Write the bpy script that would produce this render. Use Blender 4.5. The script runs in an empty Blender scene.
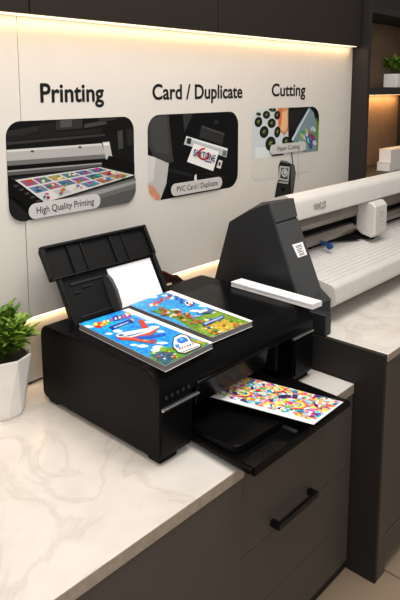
import bpy, bmesh, math, random
from mathutils import Vector, Matrix
random.seed(7)
S = bpy.context.scene
COL = S.collection
PI = math.pi

# ------------------------------------------------------------------ survey helpers
F, CX, CY, HZ = 625.0, 200.0, 183.0, 2.0
PITCH = math.atan(95/625.0)
YAW = math.atan((780-200)/625.0*math.cos(PITCH))
FW = Vector((math.cos(YAW)*math.cos(PITCH), math.sin(YAW)*math.cos(PITCH), -math.sin(PITCH)))
RT = Vector((math.sin(YAW), -math.cos(YAW), 0))
UP = RT.cross(FW)
CAM = Vector((0, 0, HZ))
def ray(px, py): return FW + RT*((px-CX)/F) - UP*((py-CY)/F)
def on_y(px, py, y): r = ray(px, py); return CAM + r*(y/r.y)
def on_z(px, py, z): r = ray(px, py); return CAM + r*((z-HZ)/r.z)

# ------------------------------------------------------------------ materials
def new_mat(name):
    m = bpy.data.materials.new(name); m.use_nodes = True
    nt = m.node_tree; b = nt.nodes['Principled BSDF']
    return m, nt, b
def mat(name, col, rough=.5, metal=0., var=.06, scale=30., bump=0., spec=.5, coat=0.):
    m, nt, b = new_mat(name)
    N, L = nt.nodes, nt.links
    tc = N.new('ShaderNodeTexCoord'); no = N.new('ShaderNodeTexNoise')
    no.inputs['Scale'].default_value = scale; no.inputs['Detail'].default_value = 4
    L.new(tc.outputs['Object'], no.inputs['Vector'])
    r = N.new('ShaderNodeValToRGB')
    r.color_ramp.elements[0].position = .3; r.color_ramp.elements[1].position = .7
    r.color_ramp.elements[0].color = (*[c*(1-var) for c in col], 1)
    r.color_ramp.elements[1].color = (*[min(1, c*(1+var)) for c in col], 1)
    L.new(no.outputs['Fac'], r.inputs['Fac']); L.new(r.outputs['Color'], b.inputs['Base Color'])
    b.inputs['Roughness'].default_value = rough; b.inputs['Metallic'].default_value = metal
    b.inputs['Specular IOR Level'].default_value = spec
    if coat: b.inputs['Coat Weight'].default_value = coat; b.inputs['Coat Roughness'].default_value = .08
    if bump:
        bp = N.new('ShaderNodeBump'); bp.inputs['Strength'].default_value = bump; bp.inputs['Distance'].default_value = .002
        L.new(no.outputs['Fac'], bp.inputs['Height']); L.new(bp.outputs['Normal'], b.inputs['Normal'])
    return m
def emit(name, col, s):
    m, nt, b = new_mat(name)
    b.inputs['Base Color'].default_value = (*col, 1)
    b.inputs['Emission Color'].default_value = (*col, 1); b.inputs['Emission Strength'].default_value = s
    return m
def marble_mat():
    m, nt, b = new_mat('marble'); N, L = nt.nodes, nt.links
    tc = N.new('ShaderNodeTexCoord')
    n1 = N.new('ShaderNodeTexNoise'); n1.inputs['Scale'].default_value = 2.2; n1.inputs['Detail'].default_value = 8; n1.inputs['Distortion'].default_value = 1.4
    L.new(tc.outputs['Object'], n1.inputs['Vector'])
    r = N.new('ShaderNodeValToRGB'); e = r.color_ramp.elements
    base = (.69, .655, .615, 1)
    e[0].position = .0; e[0].color = base; e[1].position = 1; e[1].color = (.72, .69, .655, 1)
    for p, c in ((.455, base), (.49, (.62, .58, .54, 1)), (.52, base)):
        x = e.new(p); x.color = c
    L.new(n1.outputs['Fac'], r.inputs['Fac'])
    n2 = N.new('ShaderNodeTexNoise'); n2.inputs['Scale'].default_value = 9; n2.inputs['Detail'].default_value = 10
    L.new(tc.outputs['Object'], n2.inputs['Vector'])
    r2 = N.new('ShaderNodeValToRGB'); r2.color_ramp.elements[0].position = .3; r2.color_ramp.elements[0].color = (.91, .90, .89, 1)
    r2.color_ramp.elements[1].position = .62; r2.color_ramp.elements[1].color = (1, 1, 1, 1)
    L.new(n2.outputs['Fac'], r2.inputs['Fac'])
    mx = N.new('ShaderNodeMixRGB'); mx.blend_type = 'MULTIPLY'; mx.inputs[0].default_value = 1
    L.new(r.outputs['Color'], mx.inputs[1]); L.new(r2.outputs['Color'], mx.inputs[2])
    L.new(mx.outputs[0], b.inputs['Base Color']); b.inputs['Roughness'].default_value = .22
    return m
def floor_mat():
    m, nt, b = new_mat('floor_tiles'); N, L = nt.nodes, nt.links
    tc = N.new('ShaderNodeTexCoord'); br = N.new('ShaderNodeTexBrick')
    mp = N.new('ShaderNodeMapping'); mp.inputs['Location'].default_value = (.05, -.15, 0)
    br.offset = 0; br.inputs['Scale'].default_value = 1; br.inputs['Brick Width'].default_value = .6; br.inputs['Row Height'].default_value = .6
    br.inputs['Mortar Size'].default_value = .004
    br.inputs['Color1'].default_value = (.34, .26, .185, 1); br.inputs['Color2'].default_value = (.32, .245, .175, 1); br.inputs['Mortar'].default_value = (.14, .10, .07, 1)
    L.new(tc.outputs['Object'], mp.inputs[0]); L.new(mp.outputs[0], br.inputs['Vector']); L.new(br.outputs['Color'], b.inputs['Base Color'])
    b.inputs['Roughness'].default_value = .4
    return m
def art_mat(name='print', rough=.25, spec=.3, fine=0):
    m, nt, b = new_mat(name)
    a = nt.nodes.new('ShaderNodeVertexColor'); a.layer_name = 'Col'
    if fine:
        tc = nt.nodes.new('ShaderNodeTexCoord'); no = nt.nodes.new('ShaderNodeTexNoise'); no.inputs['Scale'].default_value = 95; no.inputs['Detail'].default_value = 3
        nt.links.new(tc.outputs['Object'], no.inputs['Vector'])
        ct = nt.nodes.new('ShaderNodeBrightContrast'); ct.inputs['Contrast'].default_value = 2.2; nt.links.new(no.outputs['Color'], ct.inputs['Color'])
        mx = nt.nodes.new('ShaderNodeMixRGB'); mx.blend_type = 'OVERLAY'; mx.inputs[0].default_value = fine
        nt.links.new(a.outputs['Color'], mx.inputs[1]); nt.links.new(ct.outputs[0], mx.inputs[2]); nt.links.new(mx.outputs[0], b.inputs['Base Color'])
    else: nt.links.new(a.outputs['Color'], b.inputs['Base Color'])
    b.inputs['Emission Strength'].default_value = 0; b.inputs['Roughness'].default_value = rough; b.inputs['Specular IOR Level'].default_value = spec
    return m
def doodle_mat():
    m, nt, b = new_mat('doodle_print'); N, L = nt.nodes, nt.links
    tc = N.new('ShaderNodeTexCoord')
    wn = N.new('ShaderNodeTexNoise'); wn.inputs['Scale'].default_value = 22; L.new(tc.outputs['Object'], wn.inputs['Vector'])
    ma = N.new('ShaderNodeVectorMath'); ma.operation = 'MULTIPLY_ADD'; ma.inputs[1].default_value = (.05, .05, .05)
    L.new(wn.outputs['Color'], ma.inputs[0]); L.new(tc.outputs['Object'], ma.inputs[2])
    v = N.new('ShaderNodeTexVoronoi'); v.inputs['Scale'].default_value = 78; L.new(ma.outputs[0], v.inputs['Vector'])
    sx = N.new('ShaderNodeSeparateColor'); L.new(v.outputs['Color'], sx.inputs[0])
    r = N.new('ShaderNodeValToRGB'); r.color_ramp.interpolation = 'CONSTANT'; e = r.color_ramp.elements
    cols = [(.9,.88,.85),(.75,.05,.28),(.85,.62,.05),(.9,.88,.85),(.03,.42,.6),(.9,.3,.5),(.85,.84,.8),(.15,.5,.15),(.85,.25,.04),(.12,.04,.25),(.9,.8,.2),(.2,.65,.75)]
    e[0].position = 0; e[0].color = (*cols[0], 1); e[1].position = 1/12; e[1].color = (*cols[1], 1)
    for i in range(2, 12): x = e.new(i/12); x.color = (*cols[i], 1)
    L.new(sx.outputs[0], r.inputs['Fac']); L.new(r.outputs['Color'], b.inputs['Base Color']); b.inputs['Roughness'].default_value = .35
    return m
def leaf_mat(name, c1, c2):
    m, nt, b = new_mat(name); N, L = nt.nodes, nt.links
    tc = N.new('ShaderNodeTexCoord'); no = N.new('ShaderNodeTexNoise'); no.inputs['Scale'].default_value = 24
    L.new(tc.outputs['Object'], no.inputs['Vector'])
    r = N.new('ShaderNodeValToRGB'); r.color_ramp.elements[0].position = .35; r.color_ramp.elements[0].color = (*c1, 1)
    r.color_ramp.elements[1].position = .65; r.color_ramp.elements[1].color = (*c2, 1)
    L.new(no.outputs['Fac'], r.inputs['Fac']); L.new(r.outputs['Color'], b.inputs['Base Color'])
    b.inputs['Roughness'].default_value = .4
    return m

M = dict(
    panel=mat('greige_wall_panel', (.70, .665, .62), .55, var=.015, scale=6),
    splash=mat('lower_wall', (.62, .575, .52), .5, var=.02, scale=6),
    cab=mat('dark_taupe_laminate', (.112, .099, .086), .5, var=.04, scale=80, spec=.25),
    cabdark=mat('charcoal_laminate', (.030, .027, .025), .5, var=.06, scale=80, spec=.25),
    upper=mat('upper_cabinet_laminate', (.032, .026, .022), .55, var=.05, scale=80, spec=.2),
    kick=mat('black_kick', (.01, .009, .008), .5),
    brown=mat('brown_laminate', (.30, .20, .125), .5, var=.08, scale=12),
    black=mat('black_plastic', (.004, .004, .0045), .33, var=.1, scale=120, spec=.14),
    gloss=mat('gloss_black', (.0035, .0035, .004), .2, var=.05, spec=.22),
    textured=mat('textured_black_plastic', (.012, .012, .0125), .42, var=.15, scale=300, bump=.2, spec=.3),
    dgrey=mat('dark_grey_plastic', (.022, .0235, .027), .45, var=.06, scale=100),
    mgrey=mat('mid_grey_plastic', (.062, .064, .066), .45, var=.05, scale=100),
    ggrey=mat('guide_grey', (.075, .075, .075), .35),
    silver=mat('silver_trim', (.5, .5, .5), .28, metal=.9, var=.03),
    slot=mat('slot_black', (.004, .004, .004), .6, spec=.15),
    white=mat('white_plastic', (.64, .615, .585), .38, var=.02, scale=20),
    rail=mat('rail_taupe', (.30, .265, .23), .32, metal=.4, var=.04),
    pot=mat('white_ceramic', (.80, .78, .75), .3, var=.02, scale=12),
    soil=mat('dark_soil', (.03, .02, .013), .9, var=.4, scale=120),
    paper=mat('white_paper', (.86, .85, .86), .6, var=.01),
    pages=mat('page_edges', (.22, .22, .225), .6, var=.35, scale=400),
    blackmetal=mat('matte_black_metal', (.012, .012, .012), .38, metal=.3),
    ink=mat('black_lettering', (.008, .008, .008), .5),
    greyink=mat('grey_lettering', (.10, .09, .085), .5),
    maroon=mat('maroon_sheath', (.07, .015, .015), .35, var=.2),
    blue=mat('blue_knob', (.02, .08, .25), .4),
    plaque=mat('plaque_grey', (.60, .59, .57), .45, var=.01),
    edge=mat('shaded_marble_edge', (.40, .34, .28), .4, var=.12, scale=40),  # side faces of the marble worktops, their shade put into a darker taupe
    marble=marble_mat(), floor=floor_mat(), art=art_mat('glossy_print', .3, .3, .4), photo=art_mat('photo_print', .4, .12),
    doodle=doodle_mat(),
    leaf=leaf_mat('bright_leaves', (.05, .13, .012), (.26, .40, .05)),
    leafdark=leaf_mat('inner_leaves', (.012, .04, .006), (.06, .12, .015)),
    led=emit('warm_led', (1, .80, .54), 1.35), ledlow=emit('warm_led_low', (1, .83, .62), 1.7), ledshelf=emit('warm_led_shelf', (1, .66, .34), 4.),
)

# ------------------------------------------------------------------ object helpers
def tag(o, label=None, cat=None, group=None, kind=None):
    if label: o['label'] = label
    if cat: o['category'] = cat
    if group: o['group'] = group
    if kind: o['kind'] = kind
    return o
def empty(name, loc, label, cat, group=None):
    o = bpy.data.objects.new(name, None); COL.objects.link(o); o.location = loc
    o.empty_display_size = .05
    return tag(o, label, cat, group)
def worldloc(o):
    v = Vector((0, 0, 0))
    while o is not None: v += o.location; o = o.parent
    return v
class MB:
    def __init__(s): s.bm = bmesh.new()
    def box(s, x0, x1, y0, y1, z0, z1):
        r = bmesh.ops.create_cube(s.bm, size=1)['verts']
        for v in r: v.co = Vector((x0+(v.co.x+.5)*(x1-x0), y0+(v.co.y+.5)*(y1-y0), z0+(v.co.z+.5)*(z1-z0)))
        return s
    def face(s, pts):
        vs = [s.bm.verts.new(p) for p in pts]; s.bm.faces.new(vs); return s
    def loft(s, a, b):           # two matching outlines, closed
        A = [s.bm.verts.new(p) for p in a]; B = [s.bm.verts.new(p) for p in b]; n = len(a)
        s.bm.faces.new(A); s.bm.faces.new(B[::-1])
        for i in range(n): s.bm.faces.new((A[i], B[i], B[(i+1) % n], A[(i+1) % n]))
        return s
    def prism_x(s, prof, x0, x1): return s.loft([(x0, y, z) for y, z in prof], [(x1, y, z) for y, z in prof])
    def prism_z(s, prof, z0, z1): return s.loft([(x, y, z0) for x, y in prof], [(x, y, z1) for x, y in prof])
    def prism_y(s, prof, y0, y1): return s.loft([(x, y0, z) for x, z in prof], [(x, y1, z) for x, z in prof])
    def cyl(s, a, b, r, n=20, r2=None):
        a, b = Vector(a), Vector(b); d = (b-a).normalized()
        u = d.orthogonal().normalized(); w = d.cross(u); r2 = r if r2 is None else r2
        return s.loft([a+(u*math.cos(t)+w*math.sin(t))*r for t in [2*PI*i/n for i in range(n)]],
                      [b+(u*math.cos(t)+w*math.sin(t))*r2 for t in [2*PI*i/n for i in range(n)]])
    def tube(s, pts, r, n=10):
        pts = [Vector(p) for p in pts]; rings = []
        for i, p in enumerate(pts):
            d = (pts[min(i+1, len(pts)-1)]-pts[max(i-1, 0)]).normalized()
            u = d.cross(Vector((.12, .2, 1))).normalized(); w = d.cross(u)
            rings.append([s.bm.verts.new(p+(u*math.cos(2*PI*k/n)+w*math.sin(2*PI*k/n))*r) for k in range(n)])
        for a, b in zip(rings, rings[1:]):
            for k in range(n): s.bm.faces.new((a[k], a[(k+1) % n], b[(k+1) % n], b[k]))
        s.bm.faces.new(rings[0]); s.bm.faces.new(rings[-1][::-1]); return s
    def build(s, name, m, parent=None, bevel=0, smooth=False, seg=2):
        bmesh.ops.recalc_face_normals(s.bm, faces=s.bm.faces)
        off = worldloc(parent) if parent else Vector((0, 0, 0))
        if parent: bmesh.ops.translate(s.bm, verts=s.bm.verts, vec=-off)
        me = bpy.data.meshes.new(name); s.bm.to_mesh(me); s.bm.free(); me.materials.append(m)
        o = bpy.data.objects.new(name, me); COL.objects.link(o)
        if parent: o.parent = parent
        if smooth or bevel:
            for p in me.polygons: p.use_smooth = True
            try: me.set_sharp_from_angle(angle=math.radians(40))
            except Exception: pass
        if bevel:
            b = o.modifiers.new('bevel', 'BEVEL'); b.width = bevel; b.segments = seg; b.limit_method = 'ANGLE'; b.angle_limit = math.radians(35)
            b.harden_normals = False
        return o
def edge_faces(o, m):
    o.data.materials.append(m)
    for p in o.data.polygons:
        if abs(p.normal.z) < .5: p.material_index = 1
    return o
def base_origin(o):              # put the object's origin at its base centre
    me = o.data; xs = [v.co for v in me.vertices]
    c = Vector(((min(v.x for v in xs)+max(v.x for v in xs))/2, (min(v.y for v in xs)+max(v.y for v in xs))/2, min(v.z for v in xs)))
    me.transform(Matrix.Translation(-c)); o.location = o.location+c; return o
def struct(name, mb, m, bevel=0): return tag(mb.build(name, m, None, bevel), kind='structure')
def rounded(pts, radii, n=6):    # round the corners of a 2-D polygon
    out = []; k = len(pts)
    for i in range(k):
        p = Vector(pts[i]); a = Vector(pts[i-1])-p; b = Vector(pts[(i+1) % k])-p; r = radii[i] if hasattr(radii, '__len__') else radii
        if r <= 0: out.append(tuple(p)); continue
        ang = a.angle(b); t = min(r/math.tan(ang/2), a.length*.49, b.length*.49)
        rr = t*math.tan(ang/2); c = p+(a.normalized()+b.normalized()).normalized()*(rr/math.sin(ang/2))
        s0 = p+a.normalized()*t-c; s1 = p+b.normalized()*t-c; d = s0.angle_signed(s1) if s0.length else 0
        a0 = math.atan2(s0.y, s0.x); a1 = math.atan2(s1.y, s1.x); dd = (a1-a0+PI) % (2*PI)-PI
        for j in range(n+1): out.append((c.x+rr*math.cos(a0+dd*j/n), c.y+rr*math.sin(a0+dd*j/n)))
    return out
def rrect(x0, x1, y0, y1, r, n=6): return rounded([(x0, y0), (x1, y0), (x1, y1), (x0, y1)], r, n)
def clip(sub, cl):
    def area(p): return sum(p[i-1][0]*p[i][1]-p[i][0]*p[i-1][1] for i in range(len(p)))
    if area(cl) < 0: cl = cl[::-1]
    out = list(sub)
    for i in range(len(cl)):
        a, b = cl[i-1], cl[i]; inp = out; out = []
        if abs(a[0]-b[0])+abs(a[1]-b[1]) < 1e-7: out = inp; continue
        side = lambda p: (b[0]-a[0])*(p[1]-a[1])-(b[1]-a[1])*(p[0]-a[0])
        for j in range(len(inp)):
            p, q = inp[j-1], inp[j]; sp, sq = side(p), side(q)
            if (sp >= 0) != (sq >= 0):
                t = sp/(sp-sq); out.append((p[0]+t*(q[0]-p[0]), p[1]+t*(q[1]-p[1])))
            if sq >= 0: out.append(q)
        if not out: return []
    return out
class Art:                       # flat printed artwork, one colour per face
    def __init__(s, to3d, n, clipper=None, step=.00006): s.f = []; s.to3d = to3d; s.n = Vector(n); s.clip = clipper; s.k = 1; s.step = step
    def add(s, pts, col, same=False):
        if not same: s.k += 1
        if s.clip: pts = clip(pts, s.clip)
        q = []
        for p in pts:
            if not q or abs(p[0]-q[-1][0])+abs(p[1]-q[-1][1]) > 1e-6: q.append(p)
        if len(q) > 2 and abs(q[0][0]-q[-1][0])+abs(q[0][1]-q[-1][1]) < 1e-6: q.pop()
        if len(q) > 2: s.f.append((q, col, s.k))
    def build(s, name, m, parent):
        off = worldloc(parent); me = bpy.data.meshes.new(name); V = []; Fc = []; Cc = []
        for pts, col, k in s.f:
            b = len(V); V += [Vector(s.to3d(*p))+s.n*(s.step*k)-off for p in pts]; Fc.append(tuple(range(b, b+len(pts)))); Cc += [(*col, 1)]*len(pts)
        me.from_pydata(V, [], Fc); ca = me.color_attributes.new('Col', 'FLOAT_COLOR', 'CORNER')
        li = 0
        for p in me.polygons:
            for l in p.loop_indices: ca.data[l].color = Cc[l]
        me.materials.append(m); o = bpy.data.objects.new(name, me); COL.objects.link(o); o.parent = parent; return o
def text_mesh(name, body, m, parent, origin, udir, vdir, width, height=None, bold=0., align='LEFT', depth=.0008):
    cu = bpy.data.curves.new(name, 'FONT'); cu.body = body; cu.size = 1;  cu.extrude = 0; cu.fill_mode = 'FRONT'
    t = bpy.data.objects.new('lettering_source', cu); COL.objects.link(t); bpy.context.view_layer.update()
    me = bpy.data.meshes.new_from_object(t.evaluated_get(bpy.context.evaluated_depsgraph_get()))
    bpy.data.objects.remove(t)
    xs = [v.co.x for v in me.vertices]; ys = [v.co.y for v in me.vertices]
    sx = width/(max(xs)-min(xs)); sy = sx if height is None else height/.73
    x0 = min(xs); u = Vector(udir).normalized(); v_ = Vector(vdir).normalized(); n = u.cross(v_)
    off = worldloc(parent) if parent else Vector((0, 0, 0))
    for v in me.vertices: v.co = Vector(origin)+u*((v.co.x-x0)*sx)+v_*(v.co.y*sy)+n*depth-off
    if bold:                     # heavier strokes: the glyphs repeated in a small circle of shifts
        bb = bmesh.new()
        for k in range(9):
            a_ = 2*PI*k/8; sh = Vector((0, 0, 0)) if k == 8 else (u*math.cos(a_)+v_*math.sin(a_))*(bold*sy)
            n0 = len(bb.verts); bb.from_mesh(me); bb.verts.ensure_lookup_table()
            for v in bb.verts[n0:]: v.co += sh+n*(k*.00001)
        bb.to_mesh(me); bb.free()
    me.materials.clear(); me.materials.append(m)
    o = bpy.data.objects.new(name, me); COL.objects.link(o)
    if parent: o.parent = parent
    return o

# ================================================================== SETTING
FZ = -.085
struct('floor', MB().box(-2.5, 6.5, -3, 2.6, FZ-.05, FZ), M['floor'])
struct('wall_back', MB().box(-1.5, 3.905, 2.2, 2.3, FZ, 3.0), M['splash'])
YP = 2.17                                                     # face of the raised wall panels
struct('trim_1', MB().box(-1.5, 1.331, YP, 2.2, 1.068, 2.5), M['panel'], .0012)
struct('trim_2', MB().box(1.334, 3.394, YP, 2.2, 1.068, 2.5), M['panel'], .0012)
struct('trim_3', MB().box(3.396, 3.905, YP, 2.2, 1.068, 2.5), M['panel'], .0008)

# light strips
o = MB().box(-1.4, 3.88, 2.180, 2.1998, 1.056, 1.0679).build('led_strip', M['ledlow'])
base_origin(tag(o, 'warm glowing light strip along the wall panels lower edge, behind the printer', 'light strip'))
# upper cabinets (wall units)
def upper_cabinet(x0, x1, label):
    r = empty('wall_cabinet', ((x0+x1)/2, 2.14, 2.278), label, 'cabinet', 'dark wall cabinets')
    MB().box(x0, x1, 2.122, YP-.0005, 2.2815, 2.95).build('body', M['upper'], r)
    MB().box(x0+.0025, x1-.0025, 2.10, 2.1215, 2.276, 2.95).build('door', M['upper'], r, .0015)
upper_cabinet(-1.4, 1.345, 'dark brown wall cabinet at the top left corner, left of the door gap')
upper_cabinet(1.345, 2.422, 'dark brown wall cabinet above the Printing and Card / Duplicate headings')
upper_cabinet(2.422, 3.898, 'dark brown wall cabinet above the Cutting heading, ending at the shelf tower')
o = MB().box(-1.38, 3.88, 2.127, 2.1698, 2.2735, 2.2814).build('led_strip', M['led'])
base_origin(tag(o, 'warm glowing light strip under the dark wall cabinets', 'light strip'))

# shelf tower at the right
tw = empty('shelf_tower', (4.3, 2.2, FZ), 'tall dark open shelf unit with brown back panel at the right edge', 'shelf unit')
MB().box(3.908, 3.945, 2.055, 2.40, FZ, 3.0).build('side_panel', M['cabdark'], tw, .001)
MB().box(5.1, 5.137, 2.055, 2.40, FZ, 3.0).build('side_panel', M['cabdark'], tw, .001)
MB().box(3.945, 5.1, 2.385, 2.40, FZ, 3.0).build('back_panel', M['brown'], tw)
MB().box(3.945, 5.1, 2.06, 2.385, 1.952, 2.003).build('shelf', M['cabdark'], tw, .001)
MB().box(3.945, 5.1, 2.06, 2.385, 1.335, 1.385).build('shelf', M['cabdark'], tw, .001)
MB().box(3.945, 5.1, 2.06, 2.385, 2.50, 2.55).build('shelf', M['cabdark'], tw, .001)
MB().box(3.9455, 5.0995, 2.06, 2.075, 2.551, 2.999).build('door', M['upper'], tw, .001)
MB().box(3.945, 5.1, 2.075, 2.09, FZ, 1.335).build('door', M['cabdark'], tw, .001)
MB().box(3.97, 5.08, 2.33, 2.35, 1.944, 1.952).build('light_strip', M['ledshelf'], tw)

# ================================================================== BASE CABINETS
WT = .78
# left worktop 
prof = [(-.6, 1.165), (1.487, 1.165), (1.487, 1.183), (2.243, 1.183), (2.243, 2.199), (-.6, 2.199)]
o = MB().prism_z(prof, WT-.043, WT).build('worktop', M['marble'], None, .0025)
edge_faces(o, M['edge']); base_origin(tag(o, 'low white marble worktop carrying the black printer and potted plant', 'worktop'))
c = empty('base_cabinet', (.4, 1.5, FZ), 'dark taupe base cabinet with plain door left of the drawer unit', 'cabinet')
MB().prism_z([(-.58, 1.195), (1.484, 1.195), (1.484, 2.195), (-.58, 2.195)], -.0, WT-.044).build('body', M['kick'], c)
MB().prism_z([(-.58, 1.17), (1.480, 1.17), (1.480, 1.193), (-.58, 1.193)], -.04, WT-.047).build('door', M['cab'], c, .0015)
MB().prism_z([(-.58, 1.185), (1.484, 1.185), (1.484, 2.1), (-.58, 2.1)], FZ, -.0005).build('kickboard', M['kick'], c)
d = empty('drawer_cabinet', (1.85, 1.5, FZ), 'dark taupe drawer unit with three drawers under the printer tray', 'cabinet')
MB().box(1.487, 2.243, 1.209, 2.195, -.0, WT-.044).build('body', M['kick'], d)
MB().box(1.487, 2.243, 1.195, 2.1, FZ, -.0005).build('kickboard', M['kick'], d)
for z0, z1 in ((.417, WT-.047), (.167, .413), (-.04, .163)):
    dr = MB().box(1.4915, 2.241, 1.187, 1.208, z0, z1).build('drawer', M['cab'], d, .0015)
    if z0 > .4:
        h = MB().prism_y([(1.664, .448), (1.924, .448), (1.924, .470), (1.664, .470)], 1.146, 1.160)
        h.box(1.664, 1.684, 1.160, 1.1868, .448, .470); h.box(1.904, 1.924, 1.160, 1.1868, .448, .470)
        tag(h.build('handle', M['blackmetal'], dr, .0015), 'matte black bar handle')

# right, higher counter
o = MB().prism_z([(2.268, 1.052), (4.9, 1.052), (4.9, 2.05), (3.9, 2.05), (3.9, 2.199), (2.268, 2.199)], .906, .94).build('worktop', M['marble'], None, .003)
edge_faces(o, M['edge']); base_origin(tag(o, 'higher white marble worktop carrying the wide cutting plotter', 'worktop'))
c = empty('base_cabinet', (3.3, 1.6, FZ), 'dark taupe framed base cabinet under the higher worktop at right', 'cabinet')
MB().box(2.2475, 2.2672, 1.056, 2.199, FZ, .938).build('side_panel', M['cabdark'], c, .001)
f = MB().box(2.2672, 2.338, 1.056, 1.078, FZ, .905); f.box(2.338, 3.3, 1.056, 1.078, .0, .09); f.box(2.338, 3.3, 1.056, 1.078, .88, .905)
f.box(3.23, 3.3, 1.056, 1.078, FZ, -.0)
f.box(3.23, 3.3, 1.056, 1.078, .09, .88)
f.build('face_frame', M['cab'], c, .0008)
MB().box(2.345, 3.224, 1.060, 1.079, .096, .874).build('door', M['cab'], c, .001)
MB().box(2.2675, 4.9, 1.081, 2.045, .0, .905).build('body', M['kick'], c)
MB().box(2.2675, 4.9, 1.5, 2.045, FZ, -.0005).build('kickboard', M['kick'], c)
MB().box(3.302, 4.9, 1.056, 1.079, .0, .905).build('door', M['cab'], c, .001)

# ================================================================== WALL GRAPHICS
def wy(px, py): p = on_y(px, py, YP); return (p.x, p.z)
def w3(x, z): return (x, YP-.0005, z)
NY = (0, -1, 0)
def lettering(body, x0, x1, z, h, label):
    o = text_mesh('wall_lettering', body, M['ink'], None, (x0, YP, z), (1, 0, 0), (0, 0, 1), x1-x0, h, bold=.022, depth=.001)
    tag(o, label, 'lettering', None); c = Vector((x0, YP, z)); o.data.transform(Matrix.Translation(-c)); o.location = c; return o
lettering('Printing', 1.425, 1.742, 1.944, .078, 'black heading lettering reading Printing on the wall')
lettering('Card / Duplicate', 2.036, 2.706, 1.947, .074, 'black heading lettering reading Card / Duplicate on the wall')
lettering('Cutting', 2.982, 3.33, 1.954, .074, 'black heading lettering reading Cutting on the wall')

def ell(cx, cy, rx, ry, n=18, rot=0): return [(cx+rx*math.cos(t)*math.cos(rot)-ry*math.sin(t)*math.sin(rot), cy+rx*math.cos(t)*math.sin(rot)+ry*math.sin(t)*math.cos(rot)) for t in [2*PI*i/n for i in range(n)]]
class WArt(Art):
    def __init__(s, clipper, ox, oy, sc): super().__init__(w3, NY, clipper); s.o = (ox, oy, sc)
    def q(s, pts, col, same=False): ox, oy, sc = s.o; s.add([wy(ox+x/sc, oy+y/sc) for x, y in pts], col, same)
def plaque(parent, px, py, px2, py2, h, text, tx):
    a = wy(px, py); b = wy(px2, py2); z0 = (a[1]+b[1])/2
    n = rrect(a[0], b[0], z0-h/2, z0+h/2, h*.49, 8)
    p = MB().prism_y(n, YP-.0098, YP-.0072).build('caption_plaque', M['plaque'], parent)
    w = (b[0]-a[0])*tx
    text_mesh('caption_lettering', text, M['ink'], p, ((a[0]+b[0])/2-w/2, YP-.0098, z0-h*.19), (1, 0, 0), (0, 0, 1), w, h*.46, bold=.004, depth=.0004)

# --- picture 1: wide format printer
r = empty('wall_picture', (1.59, YP, 1.476), 'rounded wall picture of a wide printer, captioned High Quality Printing', 'picture')
cl = rrect(1.262, 1.914, 1.476, 1.872, .062)
A = WArt(cl, 0, 110, 2.857)
A.add(cl, (.012, .012, .012))
g = lambda v: (v, v*.98, v*.95) if v > .3 else (v*.72, v*.71, v*.69)
A.q([(18, 30), (385, 0), (385, 60), (18, 85)], g(.016))
A.q([(20, 60), (110, 45), (110, 62), (20, 80)], g(.045)); A.q([(112, 40), (160, 36), (160, 62), (112, 66)], g(.03))
A.q([(160, 25), (235, 20), (235, 52), (160, 58)], g(.06)); A.q([(172, 30), (205, 28), (205, 48), (172, 50)], g(.13))
A.q([(240, 40), (300, 30), (306, 40), (240, 52)], g(.09)); A.q([(280, 20), (330, 12), (332, 28), (282, 34)], g(.05))
A.q([(18, 75), (290, 52), (290, 66), (18, 90)], g(.03)); A.q([(18, 92), (300, 68), (300, 74), (18, 100)], g(.07))
A.q([(335, 60), (350, 58), (352, 110), (338, 112)], g(.09)); A.q([(360, 55), (378, 54), (380, 100), (364, 102)], g(.04))
A.q([(18, 114), (290, 95), (300, 126), (296, 138), (18, 160)], g(.44)); A.q([(18, 114), (290, 95), (292, 101), (18, 121)], g(.62))
A.q([(18, 146), (300, 126), (302, 138), (18, 160)], g(.25))
A.q([(292, 92), (312, 90), (320, 132), (302, 142)], g(.5)); A.q([(294, 94), (310, 92), (312, 100), (296, 102)], g(.75))
A.q(ell(92, 118, 5, 3), g(.1)); A.q(ell(228, 106, 5, 3), g(.1))
A.q([(18, 161), (300, 140), (302, 150), (18, 172)], g(.01))
A.q([(18, 173), (290, 150), (290, 163), (18, 188)], g(.16)); A.q([(18, 173), (290, 150), (290, 154), (18, 178)], g(.34))
A.q([(310, 130), (386, 150), (386, 178), (300, 158)], g(.012))
A.q([(30, 196), (282, 160), (386, 184), (386, 200), (130, 268)], g(.05))
quad = [(42, 200), (284, 163), (383, 186), (128, 264)]
A.q(quad, (.66, .65, .62))
def bil(u, v):
    a, b, c_, d_ = quad
    t = (a[0]+(b[0]-a[0])*u, a[1]+(b[1]-a[1])*u); w = (d_[0]+(c_[0]-d_[0])*u, d_[1]+(c_[1]-d_[1])*u)
    return (t[0]+(w[0]-t[0])*v, t[1]+(w[1]-t[1])*v)
cols = [(.55,.08,.03),(.32,.05,.35),(.02,.2,.3),(.35,.03,.12),(.6,.15,.02),(.12,.1,.4),(.1,.3,.05),(.05,.25,.5),(.6,.4,.03),(.02,.12,.25),(.5,.05,.25),(.05,.35,.25)]
rnd = random.Random(3)
A.k += 1
for j in range(3):
    for i in range(6):
        if (j, i) in ((2, 0), (2, 2)): continue
        u0, v0 = .03+i*.16, .06+j*.31
        A.q([bil(u0, v0), bil(u0+.14, v0), bil(u0+.14, v0+.25), bil(u0, v0+.25)], tuple(c*.5+.12 for c in cols[rnd.randrange(12)]) if j < 2 or i > 2 else (.5, .5, .48), True)
A.k += 1
for j in range(3):
    for i in range(6):
        for k in range(3):
            cx_, cy_ = bil(.03+i*.16+rnd.uniform(.02, .12), .06+j*.31+rnd.uniform(.04, .2))
            A.k += 1
            A.q(ell(cx_, cy_, rnd.uniform(3, 8), rnd.uniform(2, 5), 8), cols[rnd.randrange(12)] if rnd.random() < .75 else (.7, .6, .4))
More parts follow.
